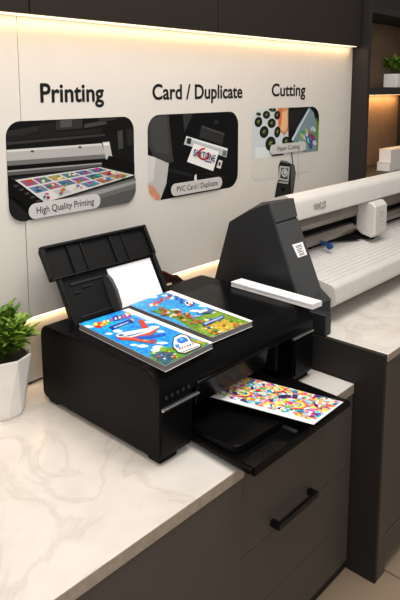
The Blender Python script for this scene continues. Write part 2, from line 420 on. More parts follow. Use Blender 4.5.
A.q([(128, 268), (386, 192), (386, 320), (60, 335), (110, 290)], g(.16)); A.q([(128, 268), (386, 192), (386, 222), (150, 290)], g(.24))
A.q([(220, 245), (386, 200), (386, 208), (230, 256)], g(.34))
A.q([(18, 200), (38, 200), (120, 262), (100, 290), (18, 240)], g(.012))
for k in range(6): A.q([(34+k*16, 214+k*11), (46+k*16, 212+k*11), (50+k*16, 217+k*11), (38+k*16, 220+k*11)], g(.09))
A.q([(18, 245), (80, 300), (75, 330), (18, 320)], g(.03))
A.build('photo_print', M['photo'], r)
plaque(r, 27.5, 212, 99, 200, .064, 'High Quality Printing', .80)

# --- picture 2: card printer
r = empty('wall_picture', (2.34, YP, 1.46), 'rounded wall picture of a card in a card printer, captioned PVC Card / Duplicate', 'picture')
cl = rrect(2.0, 2.675, 1.460, 1.874, .075)
A = WArt(cl, 140, 105, 3.81)
A.add(cl, (.008, .008, .009))
A.q([(10, 185), (110, 218), (100, 300), (70, 380), (10, 380)], g(.5)); A.q([(10, 185), (60, 200), (50, 290), (10, 300)], g(.62))
A.q([(20, 70), (40, 40), (108, 30), (128, 215), (108, 222), (50, 196), (28, 150)], g(.075)); A.q([(36, 70), (52, 48), (100, 42), (112, 190), (60, 180), (40, 140)], g(.10))
A.q([(108, 30), (160, 28), (150, 110), (125, 200)], g(.012)); A.q([(160, 28), (205, 26), (168, 105), (165, 60)], g(.06))
A.q([(24, 300), (52, 312), (76, 345), (72, 380), (20, 380)], (.62, .30, .19)); A.q([(30, 335), (58, 352), (52, 375), (26, 370)], (.75, .42, .30))
A.q([(235, 78), (322, 108), (312, 152), (224, 122)], g(.055)); A.q([(235, 78), (322, 108), (320, 114), (233, 84)], g(.11))
A.q([(283, 55), (300, 60), (296, 75), (280, 70)], g(.04))
A.q([(166, 150), (176, 118), (334, 166), (328, 200), (300, 190)], (.50, .53, .53)); A.q([(176, 118), (334, 166), (332, 174), (174, 126)], (.75, .78, .78))
A.q([(180, 124), (196, 128), (192, 150), (176, 146)], g(.06)); A.q([(316, 172), (330, 176), (326, 196), (312, 192)], g(.25))
A.q([(205, 146), (300, 178), (278, 252), (178, 216)], (.83, .82, .80))
A.q([(300, 208), (314, 213), (306, 243), (290, 238)], g(.7)); A.q([(301, 217), (308, 219), (304, 232), (297, 230)], g(.03))
for t0 in range(0, 22):                                       # red ring on the card
    a0, a1 = -.3+t0*.24, -.3+(t0+1)*.24
    A.q([(242+22*math.cos(a0), 187+24*math.sin(a0)), (242+22*math.cos(a1), 187+24*math.sin(a1)), (242+14*math.cos(a1), 187+17*math.sin(a1)), (242+14*math.cos(a0), 187+17*math.sin(a0))], (.62, .03, .03), True)
A.q([(246, 210), (272, 217), (270, 222), (244, 215)], (.15, .15, .3))
A.q([(206, 270), (214, 262), (216, 288), (206, 290)], g(.75))
A.q([(110, 240), (200, 262), (195, 275), (105, 252)], g(.03)); A.q([(250, 255), (330, 275), (330, 282), (248, 262)], g(.03))
A.build('photo_print', M['photo'], r)
a = Vector((*wy(140+199/3.81, 105+192/3.81), 0)); b = Vector((*wy(140+281/3.81, 105+216/3.81), 0))
ud = Vector((b.x-a.x, 0, b.y-a.y)); vd = Vector((-ud.z, 0, ud.x))
text_mesh('card_lettering', 'SKYTONE', mat('navy_lettering', (.015, .025, .12), .4), r, (a.x, YP-.0066, a.y), ud, vd, ud.length, .036, bold=.012, depth=.0004)
plaque(r, 140+114/3.81, 105+328/3.81, 140+308/3.81, 105+290/3.81, .062, 'PVC Card / Duplicate', .80)

# --- picture 3: vinyl stickers and cutter
r = empty('wall_picture', (3.14, YP, 1.5), 'smaller wall picture of round stickers and a blade holder, captioned Paper Cutting', 'picture')
a = wy(254.5, 159); b = wy(318.5, 150); zb = (a[1]+b[1])/2
card = rrect(2.80, 3.49, 1.47, zb+.02, .06)
MB().prism_y(card, YP-.0012, YP-.0003).build('card_panel', mat('white_card_panel', (.68, .65, .61), .45, var=.01), r)
cl = rounded([(2.80, zb), (3.49, zb), (3.49, 1.883), (2.80, 1.883)], [.0, .0, .075, .075])
A = WArt(cl, 245, 100, 5); A.k = 14
A.add(cl, (.60, .64, .66))
A.q([(50, 235), (220, 240), (370, 220), (370, 300), (50, 300)], (.70, .74, .75))
A.q([(162, 30), (216, 30), (216, 150), (196, 178), (166, 150)], (.60, .30, .14)); A.q([(184, 60), (212, 50), (212, 130), (198, 160), (176, 148)], (.78, .48, .28)); A.q([(168, 40), (186, 40), (180, 120), (168, 130)], (.70, .18, .06))
for x, y, rx, ry in ((66, 110, 19, 26), (106, 74, 18, 20), (160, 76, 15, 22), (132, 116, 20, 24), (94, 160, 22, 30), (160, 160, 15, 28), (126, 218, 25, 36), (204, 206, 20, 24), (136, 48, 18, 10), (66, 70, 12, 8)):
    A.q(ell(x, y, rx, ry, 20, .15), (.012, .014, .012)); A.q(ell(x, y, rx*.8, ry*.8, 20, .15), (.02, .024, .016))
    A.q([(x-rx*.45, y+3), (x-rx*.1, y-ry*.4), (x+rx*.5, y-ry*.3), (x+rx*.1, y), (x+rx*.3, y+ry*.3), (x-rx*.2, y+ry*.2)], (.20, .20, .07))
A.q([(215, 30), (380, 30), (380, 120), (225, 235), (215, 210)], (.010, .011, .012)); A.q([(220, 52), (300, 46), (250, 130), (220, 160)], g(.03))
A.q([(318, 36), (340, 60), (366, 150), (356, 270), (300, 270), (236, 200), (256, 140)], (.22, .30, .34))
A.q([(316, 44), (322, 46), (236, 206), (230, 196)], (.6, .66, .7))
dots = [(.02,.1,.4),(.5,.03,.08),(.05,.35,.1),(.02,.2,.5),(.6,.6,.6),(.35,.5,.1)]
rnd = random.Random(5); 
for i in range(34):
    x, y = rnd.uniform(258, 348), rnd.uniform(70, 225)
    if y < 200-(x-240)*1.15: continue
    A.q(ell(x, y, rnd.uniform(5, 10), rnd.uniform(7, 12), 9), dots[i % 6])
for i in range(22):
    x, y = rnd.uniform(262, 346), rnd.uniform(60, 240)
    if y > 200-(x-240)*1.15: A.q(ell(x, y, rnd.uniform(5, 9), rnd.uniform(10, 18), 9, -.5), ((.5, .6, .62), (.05, .12, .3), (.35, .04, .1), (.45, .55, .2))[i % 4])
A.q([(352, 90), (372, 80), (372, 260), (356, 260)], (.15, .30, .02)); A.q([(345, 46), (372, 60), (372, 130), (362, 120)], g(.01))
A.build('photo_print', M['photo'], r)
A = WArt(None, 245, 100, 5); A.k = 26
A.q([(135, 272), (190, 268), (192, 275), (136, 282)], g(.05))
A.q([(228, 262), (234, 262), (242, 330), (236, 330)], g(.15)); A.q([(264, 250), (267, 250), (266, 400), (263, 400)], (.45, .5, .5))
A.q([(176, 304), (214, 312), (246, 326), (252, 366), (246, 420), (236, 486), (146, 490), (158, 420), (166, 400), (166, 330)], g(.03))
A.q([(226, 322), (246, 328), (250, 366), (240, 440), (228, 470)], g(.16))
A.q([(172, 328), (222, 334), (216, 408), (164, 398)], (.48, .50, .50)); A.q([(180, 338), (214, 342), (210, 398), (174, 390)], g(.09))
A.q(ell(196, 364, 16, 22), (.55, .58, .56)); A.q(ell(196, 364, 10, 14), (.30, .32, .30)); A.q(ell(198, 362, 5, 7), g(.7))
A.q([(168, 405), (216, 412), (212, 420), (166, 413)], g(.5)); A.q([(160, 425), (222, 430), (214, 478), (152, 480)], g(.05)); A.q(ell(188, 446, 8, 11), g(.006))
A.q([(180, 300), (216, 308), (214, 318), (178, 310)], g(.25))
A.build('blade_print', M['photo'], r)
plaque(r, 245+120/5, 100+245/5, 245+298/5, 100+232/5, .058, 'Paper Cutting', .62)

# ================================================================== PRINTER
X0, X1 = 1.29, 2.19
pr = empty('photo_printer', (1.74, 1.67, WT), 'large black inkjet printer with open rear paper support and front output tray', 'printer')
side = rounded([(2.025, .797), (2.03, 1.095), (1.41, 1.097), (1.356, 1.05), (1.362, .797)], [.03, .045, .06, .05, .012], 8)
def boolean_cut(o, boxes):
    for (a0, a1, b0, b1, c0, c1) in boxes:
        cu = MB().box(a0, a1, b0, b1, c0, c1).build('cutter', M['black'])
        md = o.modifiers.new('cut', 'BOOLEAN'); md.operation = 'DIFFERENCE'; md.object = cu; md.solver = 'EXACT'
        bpy.context.view_layer.update()
        me = bpy.data.meshes.new_from_object(o.evaluated_get(bpy.context.evaluated_depsgraph_get()))
        o.modifiers.clear(); o.data = me; bpy.data.objects.remove(cu)
    return o
h = MB().prism_x(side, X0, X1).build('housing', M['black'])
boolean_cut(h, [(1.44, 2.05, 1.25, 1.66, .7, .995)])
h.data.transform(Matrix.Translation(-pr.location)); h.parent = pr
for p in h.data.polygons: p.use_smooth = True
h.data.set_sharp_from_angle(angle=math.radians(40))
b = h.modifiers.new('bevel', 'BEVEL'); b.width = .005; b.segments = 3; b.limit_method = 'ANGLE'; b.angle_limit = math.radians(40)
for x, y in ((X0+.05, 1.40), (X1-.05, 1.40), (X0+.05, 1.975), (X1-.05, 1.975)):
    MB().box(x-.04, x+.04, y-.03, y+.03, WT+.0002, .799).build('foot', M['slot'], pr, .004)
# top seam line and lid plate
MB().box(X0+.012, X1-.08, 1.445, 1.86, 1.0945, 1.0975).build('top_lid', M['gloss'], pr, .003)
# buttons and silver strips on the front
for i in range(5):
    x = 1.318+i*.026
    MB().cyl((x, 1.3595, 1.012), (x, 1.3535, 1.012), .0065, 14).build('button', M['dgrey'], pr, .001)
MB().prism_x(rounded([(1.361, .970), (1.361, .981), (1.346, .980), (1.346, .972)], .003), X0+.006, 1.466).build('silver_strip', M['silver'], pr)
MB().prism_x(rounded([(1.361, .982), (1.361, .993), (1.346, .992), (1.346, .984)], .003), 2.035, X1-.012).build('silver_strip', M['silver'], pr)
MB().box(X0+.004, 1.436, 1.3525, 1.3605, .82, .965).build('front_panel', M['black'], pr, .003)
MB().box(2.056, X1-.004, 1.3525, 1.3605, .82, .965).build('front_panel', M['black'], pr, .003)
# tilting glossy output cover, hinged at the top of the opening
cv = [(1.368, 1.020), (1.346, 1.014), (1.360, .928), (1.372, .931)]
MB().loft([(1.460, y, z) for y, z in cv], [(1.86, y, z) for y, z in cv]).build('output_cover', M['gloss'], pr, .006)
# inner slot parts
i_ = MB().box(1.45, 2.045, 1.62, 1.655, .80, .93); i_.cyl((1.46, 1.52, .955), (2.04, 1.52, .955), .016)
i_.box(1.86, 1.875, 1.40, 1.62, .87, .99); i_.box(1.95, 1.97, 1.38, 1.62, .87, .985)
i_.build('paper_feed', M['slot'], pr, .002)
# trays
tr = MB().prism_z(rounded([(1.447, 1.62), (1.447, 1.36), (1.430, 1.098), (2.035, 1.083), (2.045, 1.36), (2.045, 1.62)], [0, 0, .012, .012, 0, 0]), .800, .818)
tr = tr.build('paper_tray', M['black'], pr, .003)
MB().prism_x(rounded([(1.150, .821), (1.094, .821), (1.090, .792), (1.108, .792), (1.15, .8)], .003), 1.445, 2.03).build('tray_lip', M['gloss'], tr)
MB().prism_z(rounded([(1.462, 1.55), (1.458, 1.175), (1.79, 1.165), (1.79, 1.55)], [0, .035, .02, 0]), .819, .848).build('paper_cassette', M['black'], pr, .004)
ex = [(1.55, .882), (1.40, .872), (1.12, .832), (1.12, .826), (1.40, .860), (1.55, .870)]
MB().prism_x(ex, 1.795, 1.915).build('output_flap', M['black'], pr, .002)
MB().box(1.70, 1.715, 1.112, 1.17, .819, .826).build('tray_latch', M['mgrey'], tr)
# rear paper support (tilted plane)
T = math.radians(30)
def sp(u, v, w): return Vector((u+.018, 1.905+v*math.sin(T)-w*math.cos(T), 1.085+v*math.cos(T)+w*math.sin(T)))
def sbox(mb, u0, u1, v0, v1, w0, w1):
    return mb.loft([sp(u0, v0, w0), sp(u1, v0, w0), sp(u1, v1, w0), sp(u0, v1, w0)], [sp(u0, v0, w1), sp(u1, v0, w1), sp(u1, v1, w1), sp(u0, v1, w1)])
ps = sbox(MB(), 1.35, 1.862, -.012, .215, -.026, -.016).build('paper_support', M['textured'], pr, .002)
m_ = MB()
sbox(m_, 1.35, 1.362, 0, .205, -.016, .004); m_.build('side_rail', M['textured'], ps, .002)
m_ = MB(); sbox(m_, 1.848, 1.862, .02, .205, -.016, .008); m_.build('side_rail', M['textured'], ps, .002)
for a in ((1.40, 1.56, .165, .175, -.016, -.010), (1.40, 1.56, .03, .036, -.016, -.010), (1.405, 1.44, .13, .134, -.016, -.0095), (1.45, 1.50, .145, .149, -.016, -.0095)):
    sbox(MB(), *a).build('moulded_ridge', M['dgrey'], ps, .001)
up = [sp(x, v, -.021) for x, v in rounded([(1.318, .200), (1.872, .200), (1.872, .345), (1.312, .345)], [.006, .02, .022, .022], 5)]
up2 = [p+Vector((0, -math.cos(T), math.sin(T)))*.008 for p in up]
uf = MB().loft(up, up2).build('extension_flap', M['textured'], pr, .001)
rim = MB()
for a in ((1.314, 1.870, .331, .343), (1.318, 1.870, .201, .207), (1.313, 1.330, .207, .331), (1.856, 1.870, .207, .331)): sbox(rim, *a, -.013, .008)
rim.build('rim', M['textured'], uf, .003)
rb = MB()
for u in (1.435, 1.655):
    rb = MB(); sbox(rb, u, u+.006, .207, .331, -.013, 0.); sbox(rb, u+.065, u+.071, .207, .331, -.013, 0.); sbox(rb, u+.006, u+.065, .207, .331, -.013, -.008)
    rb.build('rib', M['textured'], uf, .0015)
gd = MB(); gp = [sp(1.558, v, w) for v, w in ((.005, -.016), (.150, -.016), (.168, .002), (.165, .018), (.14, .034), (.09, .042), (.03, .036), (.0, .02))]
gd.loft(gp, [p+Vector((.014, 0, 0)) for p in gp]); gd.build('paper_guide', M['ggrey'], pr, .002)
wp = MB(); sbox(wp, 1.592, 1.838, .012, .193, -.0155, -.0095)
o = wp.build('paper_sheets', M['paper'], None, .0008)
tag(base_origin(o), 'upright stack of blank white paper loaded in the rear paper support of the printer', 'paper')
# power cable
cab_pts = [(1.25, 2.165, .787), (1.29, 2.175, .787), (1.33, 2.172, .788), (1.37, 2.165, .792), (1.42, 2.14, .80), (1.46, 2.09, .82), (1.47, 2.034, .83)]
cab_pts = [(1.05, 2.19, .785)] + [(1.12, 2.185, .785), (1.19, 2.178, .785)] + cab_pts
o = MB().tube(cab_pts, .0045).build('power_cable', M['blackmetal'], None, smooth=True)
tag(base_origin(o), 'black power cable on the worktop against the wall between plant and printer', 'cable')
# maroon cable bundle at the printer's back right
cb = MB()
for k in range(4):
    o_ = .011*k
    cb.tube([(1.915, 2.045+o_, 1.15-o_), (1.95, 2.05+o_, 1.150-o_), (1.99, 2.055+o_, 1.135-o_), (2.03, 2.055+o_, 1.11-o_), (2.07, 2.055+o_, 1.10-o_*.8), (2.12, 2.06+o_, 1.06-o_), (2.14, 2.07+o_, .95), (2.16, 2.08+o_, .80)], .010)
o = cb.build('cable_bundle', M['maroon'], None, smooth=True)
tag(base_origin(o), 'dark maroon cable bundle behind the printer beside the paper support', 'cable')

# ================================================================== BOOKS ON THE PRINTER
def book(corners, z0, z1, label, artfn, group):
    cx_ = sum(p[0] for p in corners)/4; cy_ = sum(p[1] for p in corners)/4
    r = empty('book', (cx_, cy_, z0), label, 'book', group)
    def ins(k): return [(cx_+(x-cx_)*k, cy_+(y-cy_)*k) for x, y in corners]
    MB().prism_z(ins(1), z0, z0+.0012).build('back_cover', M['paper'], r)
    MB().prism_z(ins(.992), z0+.0012, z1-.0015).build('pages', M['pages'], r)
    MB().prism_z(ins(1), z1-.0015, z1).build('front_cover', M['paper'], r)
    A = Art(lambda x, y: (x, y, z1), (0, 0, 1), None, .00005)
    artfn(A, lambda px, py: tuple(on_z(px, py, z1))[:2], ins)
    A.build('cover_print', M['art'], r)
    return r
B1 = [(1.352, 1.862), (1.590, 1.850), (1.562, 1.372), (1.320, 1.361)]
B2 = [(1.615, 1.872), (1.862, 1.882), (1.817, 1.394), (1.592, 1.402)]
ZB = 1.0978
def art1(A, w, ins):
    # printed area leaves a white band on the right side
    a, b, c_, d_ = B1; t = .86
    area = [a, (a[0]+(b[0]-a[0])*t, a[1]+(b[1]-a[1])*t), (d_[0]+(c_[0]-d_[0])*.93, d_[1]+(c_[1]-d_[1])*.93), d_]
    A.clip = area; A.add(area, (.02, .32, .78))
    q = lambda ox, oy, sc, pts, col, same=False: A.add([w(ox+x/sc, oy+y/sc) for x, y in pts], col, same)
    S1 = (75, 300, 4.44); S2 = (150, 300, 5.714)
    rnd = random.Random(11)
    q(*S1, [(20, 100), (200, 60), (260, 110), (150, 140), (70, 130)], (.03, .40, .82)); q(*S1, [(230, 60), (330, 70), (400, 110), (330, 100)], (.10, .50, .85))
    for x, y, a_, b_ in ((60, 118, 24, 6), (190, 138, 22, 7), (330, 98, 22, 6), (350, 120, 20, 5), (150, 150, 18, 5), (240, 62, 20, 5), (370, 210, 26, 8), (300, 205, 26, 7), (380, 140, 18, 5), (260, 200, 16, 5)):
        q(*S1, ell(x, y, a_, b_), (.75, .85, .92))
    for x, y, a_, b_, c in ((105, 112, 22, 13, (.72, .04, .02)), (132, 102, 16, 11, (.80, .38, .02)), (92, 108, 10, 8, (.85, .65, .1)), (118, 110, 9, 7, (.88, .7, .1)), (150, 100, 8, 7, (.1, .45, .1)),
                           (185, 82, 20, 12, (.06, .07, .45)), (212, 76, 20, 12, (.08, .10, .55)), (236, 72, 14, 11, (.25, .05, .35)), (238, 60, 12, 7, (.85, .5, .05)), (252, 92, 9, 8, (.85, .5, .05))):
        q(*S1, ell(x, y, a_, b_), c)
    for k in range(9): q(*S1, [(90+k*17, 106-k*5), (98+k*17, 102-k*5), (102+k*17, 112-k*5), (94+k*17, 116-k*5)], ((.9, .8, .3), (.8, .15, .1), (.85, .85, .85))[k % 3])
    q(*S1, [(150, 122), (245, 86), (262, 98), (165, 134)], (.02, .05, .32)); q(*S1, [(170, 122), (235, 98), (240, 102), (178, 126)], (.4, .5, .7))
    # aeroplane
    q(*S1, [(282, 90), (300, 88), (325, 122), (300, 136)], (.72, .06, .03)); q(*S1, [(180, 158), (200, 148), (300, 130), (372, 116), (376, 122), (330, 148), (250, 172), (195, 172)], (.85, .85, .85))
    q(*S1, [(185, 166), (250, 168), (330, 146), (376, 122), (340, 158), (260, 182), (200, 178)], (.70, .08, .04)); q(*S1, [(260, 166), (400, 150), (405, 158), (340, 170), (290, 176)], (.03, .12, .55))
    q(*S1, [(240, 170), (360, 186), (350, 196), (270, 184)], (.72, .10, .05)); q(*S1, ell(345, 184, 16, 8), (.30, .08, .12)); q(*S1, ell(205, 158, 12, 5), (.05, .15, .35)); q(*S1, [(205, 165), (240, 158), (300, 144), (302, 147), (240, 164)], (.1, .2, .5))
    q(*S1, ell(240, 177, 9, 4), (.7, .1, .05)); q(*S1, ell(310, 184, 10, 4), (.85, .3, .05))
    # ground
    q(*S2, [(0, 300), (60, 285), (130, 270), (260, 232), (330, 245), (300, 330), (100, 410), (0, 330)], (.13, .34, .03)); q(*S2, [(0, 320), (60, 300), (120, 300), (150, 330), (90, 380), (40, 340)], (.05, .12, .22))
    q(*S2, ell(30, 290, 26, 10), (.75, .8, .85)); q(*S2, ell(75, 283, 20, 14), (.25, .5, .05)); q(*S2, ell(70, 250, 34, 8), (.7, .8, .9)); q(*S2, [(200, 210), (320, 248), (300, 262), (195, 222)], (.40, .38, .04))
    for i in range(26):
        x, y = rnd.uniform(20, 160), rnd.uniform(300, 370); q(*S2, ell(x, y, rnd.uniform(4, 10), rnd.uniform(3, 7), 8), rnd.choice([(.5, .1, .02), (.55, .4, .05), (.03, .15, .3), (.08, .25, .03), (.6, .6, .6), (.02, .05, .1)]))
    # white badge with blue vehicle
    q(*S2, [(128, 250), (135, 215), (175, 196), (215, 205), (240, 240), (296, 258), (290, 275), (200, 316), (160, 310), (128, 280)], (.05, .06, .06))
    q(*S2, [(134, 248), (140, 220), (176, 202), (210, 210), (236, 244), (288, 260), (284, 272), (198, 308), (164, 303), (136, 276)], (.86, .86, .84))
    q(*S2, [(150, 232), (182, 215), (208, 222), (222, 240), (180, 256), (160, 250)], (.03, .20, .65)); q(*S2, [(168, 228), (186, 222), (196, 232), (176, 240)], (.15, .5, .8)); q(*S2, [(140, 262), (166, 258), (170, 280), (150, 280)], (.05, .3, .6))
    for k in range(6): q(*S2, ell(170+k*15, 284-k*5.5, 6, 7, 8), ((.65, .06, .03), (.1, .2, .6), (.65, .3, .03))[k % 3])
    q(*S2, [(185, 302), (280, 266), (281, 270), (187, 306)], (.1, .1, .12))
def art2(A, w, ins):
    a, b, c_, d_ = B2; t = .86
    area = [a, (a[0]+(b[0]-a[0])*t, a[1]+(b[1]-a[1])*t), (d_[0]+(c_[0]-d_[0])*.92, d_[1]+(c_[1]-d_[1])*.92), d_]
    A.clip = area; A.add(area, (.04, .36, .72))
    q = lambda pts, col, same=False: A.add([w(130+x/3.077, 280+y/3.077) for x, y in pts], col, same)
    rnd = random.Random(4)
    q([(20, 80), (140, 120), (250, 190), (390, 130), (300, 100), (255, 92), (200, 120), (120, 90), (60, 95)], (.16, .30, .04))
    q([(200, 125), (262, 95), (380, 140), (300, 190), (220, 170)], (.22, .36, .04)); q([(215, 150), (280, 118), (350, 138), (290, 176)], (.55, .42, .06))
    for x, y, a_, b_ in ((70, 52, 16, 4), (200, 95, 18, 4), (230, 80, 20, 4), (160, 50, 14, 4), (110, 48, 14, 3), (250, 100, 14, 3), (140, 92, 14, 3), (215, 70, 12, 3), (190, 55, 12, 3)): q(ell(x, y, a_, b_), (.72, .82, .9))
    for k in range(14):
        x = 62+rnd.uniform(0, 78); y = 76-(x-62)*.32+rnd.uniform(-7, 9); q(ell(x, y, rnd.uniform(5, 10), rnd.uniform(3, 6), 9), rnd.choice([(.70, .05, .04), (.75, .12, .06), (.8, .45, .35), (.75, .75, .75), (.2, .2, .5)]))
    q([(138, 44), (150, 40), (150, 62), (140, 62)], (.03, .10, .5)); q([(118, 42), (132, 46), (126, 56), (114, 50)], (.05, .12, .55))
    q(ell(184, 72, 15, 10), (.03, .10, .4)); q(ell(181, 72, 12, 8), (.86, .86, .86)); q(ell(176, 72, 4, 4), (.02, .02, .03)); q(ell(186, 76, 5, 3), (.7, .1, .05)); q(ell(158, 66, 6, 9), (.03, .10, .5))
    for k in range(30):
        x = rnd.uniform(95, 215); y = 92+(x-95)*.28+rnd.uniform(-10, 14); q(ell(x, y, rnd.uniform(4, 12), rnd.uniform(2, 6), 8), rnd.choice([(.45, .05, .02), (.5, .12, .03), (.10, .05, .02), (.3, .15, .05), (.6, .3, .1), (.15, .25, .05), (.6, .5, .4)]))
    for k in range(46):
        x = rnd.uniform(220, 350); y = 150+(x-250)*.06+rnd.uniform(-26, 26); q(ell(x, y, rnd.uniform(3, 9), rnd.uniform(2, 5), 8), rnd.choice([(.6, .08, .02), (.75, .45, .05), (.75, .6, .2), (.1, .3, .05), (.5, .2, .05), (.7, .7, .55), (.05, .2, .4)]))
    q([(222, 138), (286, 112), (292, 118), (228, 146)], (.03, .12, .5)); q([(228, 138), (284, 116), (286, 119), (230, 141)], (.5, .6, .75))
    q([(238, 92), (262, 96), (250, 104), (225, 106)], (.1, .15, .3)); q([(205, 100), (235, 92), (240, 98), (215, 108)], (.7, .72, .75))
book(B1, ZB, 1.120, 'colouring book with airplane cover on the printer, nearest the printer front left', art1, 'colouring books on the printer')
book(B2, ZB, 1.121, 'colouring book with crowded cartoon cover, right of the airplane book on the printer', art2, 'colouring books on the printer')

# strip of white paper at the right end of the printer
r = empty('paper_stack', (2.17, 1.54, 1.0978), 'narrow stack of white paper strips on the right end of the printer, beside the plotter', 'paper')
for k, (z0, z1, dx) in enumerate(((1.0978, 1.1055, 0), (1.1063, 1.1135, .0015), (1.1143, 1.121, -.001))):
    MB().prism_z([(2.128+dx, 1.325), (2.194+dx, 1.320), (2.212+dx, 1.765), (2.138+dx, 1.768)], z0, z1).build('paper_layer', M['paper'], r, .0006)

# printed sheet on the output tray
q0 = [Vector((1.583, 1.432, .8935)), Vector((1.800, 1.422, .8915)), Vector((1.934, 1.062, .861)), Vector((1.728, 1.058, .861))]
r = empty('printed_sheet', (1.76, 1.25, .86), 'white sheet printed with dense colourful doodles lying on the front output tray', 'paper')
def sheet(u, v, h=0): 
    a = q0[0].lerp(q0[1], u); b = q0[3].lerp(q0[2], u); p = a.lerp(b, v); p.z += .006*math.sin(PI*v)*0 + h; return p
mb = MB(); mb.loft([sheet(0, 0), sheet(1, 0), sheet(1, 1), sheet(0, 1)], [sheet(0, 0, .0022), sheet(1, 0, .0022), sheet(1, 1, .0022), sheet(0, 1, .0022)])
mb.build('sheet', M['paper'], r)
MB().face([sheet(.10, .03, .0026), sheet(.99, .02, .0026), sheet(.99, .985, .0026), sheet(.12, .97, .0026)]).build('doodle_print', M['doodle'], r)
A = Art(lambda u, v: tuple(sheet(u, v, .0028)), (0, 0, 1), [(.10, .03), (.99, .02), (.99, .985), (.12, .97)], .00005)
rnd = random.Random(9)
pal = [(.75,.04,.25),(.9,.5,.03),(.02,.35,.6),(.88,.88,.86),(.1,.02,.2),(.3,.6,.1),(.9,.75,.1),(.85,.25,.5),(.88,.88,.86),(.1,.55,.65)]
for i in range(70):
    u, v = rnd.uniform(.15, .97), rnd.uniform(.05, .96); A.add(ell(u, v, rnd.uniform(.02, .06), rnd.uniform(.008, .03), 8, rnd.uniform(-.5, .5)), rnd.choice(pal))
for (u, v, R_) in ((.45, .72, .17), (.35, .25, .13), (.8, .42, .12)):
    for j, c in enumerate([(.85, .08, .2), (.9, .45, .04), (.9, .8, .2), (.1, .5, .6)]):
        R1 = R_*(1-j*.17); R2 = R_*(1-(j+1)*.17)
        pts = [(u+R1*math.cos(t), v+R1*.55*math.sin(t)) for t in [PI*k/10 for k in range(11)]]+[(u+R2*math.cos(t), v+R2*.55*math.sin(t)) for t in [PI-PI*k/10 for k in range(11)]]
        A.add(pts, c)
A.add(ell(.62, .55, .10, .035, 10, .3), (.06, .02, .15)); A.add(ell(.72, .62, .07, .025, 10, -.3), (.08, .02, .2)); A.add(ell(.60, .30, .05, .02, 10), (.8, .05, .1))
A.build('doodle_figures', M['art'], r)

# ================================================================== CUTTING PLOTTER
pl = empty('cutting_plotter', (3.05, 1.7, .94), 'wide white and charcoal vinyl cutting plotter on the higher worktop', 'plotter')
L_ = [(2.01, .99), (2.005, 1.03), (1.905, 1.357), (1.785, 1.43), (1.67, 1.481), (1.629, 1.384), (1.505, 1.08), (1.45, 1.03), (1.44, .99)]
R_ = [(2.01, .99), (2.005, 1.06), (1.915, 1.375), (1.79, 1.455), (1.615, 1.497), (1.591, 1.405), (1.457, 1.096), (1.398, 1.053), (1.396, .99)]
MB().loft([(2.283, y, z) for y, z in L_], [(2.400, y, z) for y, z in R_]).build('end_cap', M['dgrey'], pl, .006)
# lighter front cover of the end cap, and its top cover, slightly proud
def capquad(y1, z1, y2, z2, off=.003):
    pass
def edge(t, a, b): return a+(b-a)*t
fc = MB()
n_ = Vector((-.35, -.9, .35)).normalized()*.0035
A0 = [Vector((2.286, 1.629, 1.384)), Vector((2.286, 1.505, 1.08)), Vector((2.30, 1.452, 1.03)), Vector((2.402, 1.398, 1.053)), Vector((2.402, 1.457, 1.096)), Vector((2.402, 1.591, 1.402))]
fc.loft([p+n_*.1 for p in A0], [p+n_*1.3 for p in A0]); fc.build('cap_cover', M['mgrey'], pl, .0015)
tc_ = MB(); A1 = [Vector((2.286, 1.672, 1.478)), Vector((2.286, 1.632, 1.392)), Vector((2.402, 1.593, 1.41)), Vector((2.402, 1.617, 1.494))]
tc_.loft([p+n_*.1 for p in A1], [p+n_*1.8 for p in A1]); tc_.build('cap_top_cover', M['mgrey'], pl, .0015)
MB().box(2.2525, 2.30, 1.335, 1.95, .9402, 1.035).build('foot', M['dgrey'], pl, .004)
MB().box(2.30, 2.42, 1.45, 1.95, .9402, .995).build('foot', M['slot'], pl, .003)
XE = 3.80
MB().loft([(XE, y, z) for y, z in R_], [(XE+.12, y, z) for y, z in L_]).build('end_cap', M['dgrey'], pl, .006)
MB().box(XE, XE+.1, 1.45, 1.95, .9402, .995).build('foot', M['slot'], pl, .003)
# sticker with printed lines
st = [Vector((2.340, 1.576, 1.296)), Vector((2.384, 1.561, 1.304)), Vector((2.388, 1.528, 1.232)), Vector((2.344, 1.543, 1.222))]
def capface(px, py):
    p0 = A0[0]; n = (A0[5]-A0[0]).cross(A0[1]-A0[0]).normalized(); rr = ray(px, py)
    return CAM+rr*((p0-CAM).dot(n)/rr.dot(n))
nn = (A0[5]-A0[0]).cross(A0[1]-A0[0]).normalized()
if nn.y > 0: nn = -nn
s4 = [capface(*p)+nn*.0085 for p in ((291, 245), (301.5, 242), (306, 255), (297, 258))]
stk = MB().loft(s4, [p+nn*.001 for p in s4]).build('sticker', M['paper'], pl)
ln = MB()
def sq(u, v): return s4[0].lerp(s4[1], u).lerp(s4[3].lerp(s4[2], u), v)+nn*.0016
for v in (.16, .26, .40, .52, .62, .76, .86):
    ln.face([sq(.22, v), sq(.78 if v != .52 else .62, v), sq(.78 if v != .52 else .62, v+.05), sq(.22, v+.05)])
ln.build('sticker_print', M['greyink'], stk)
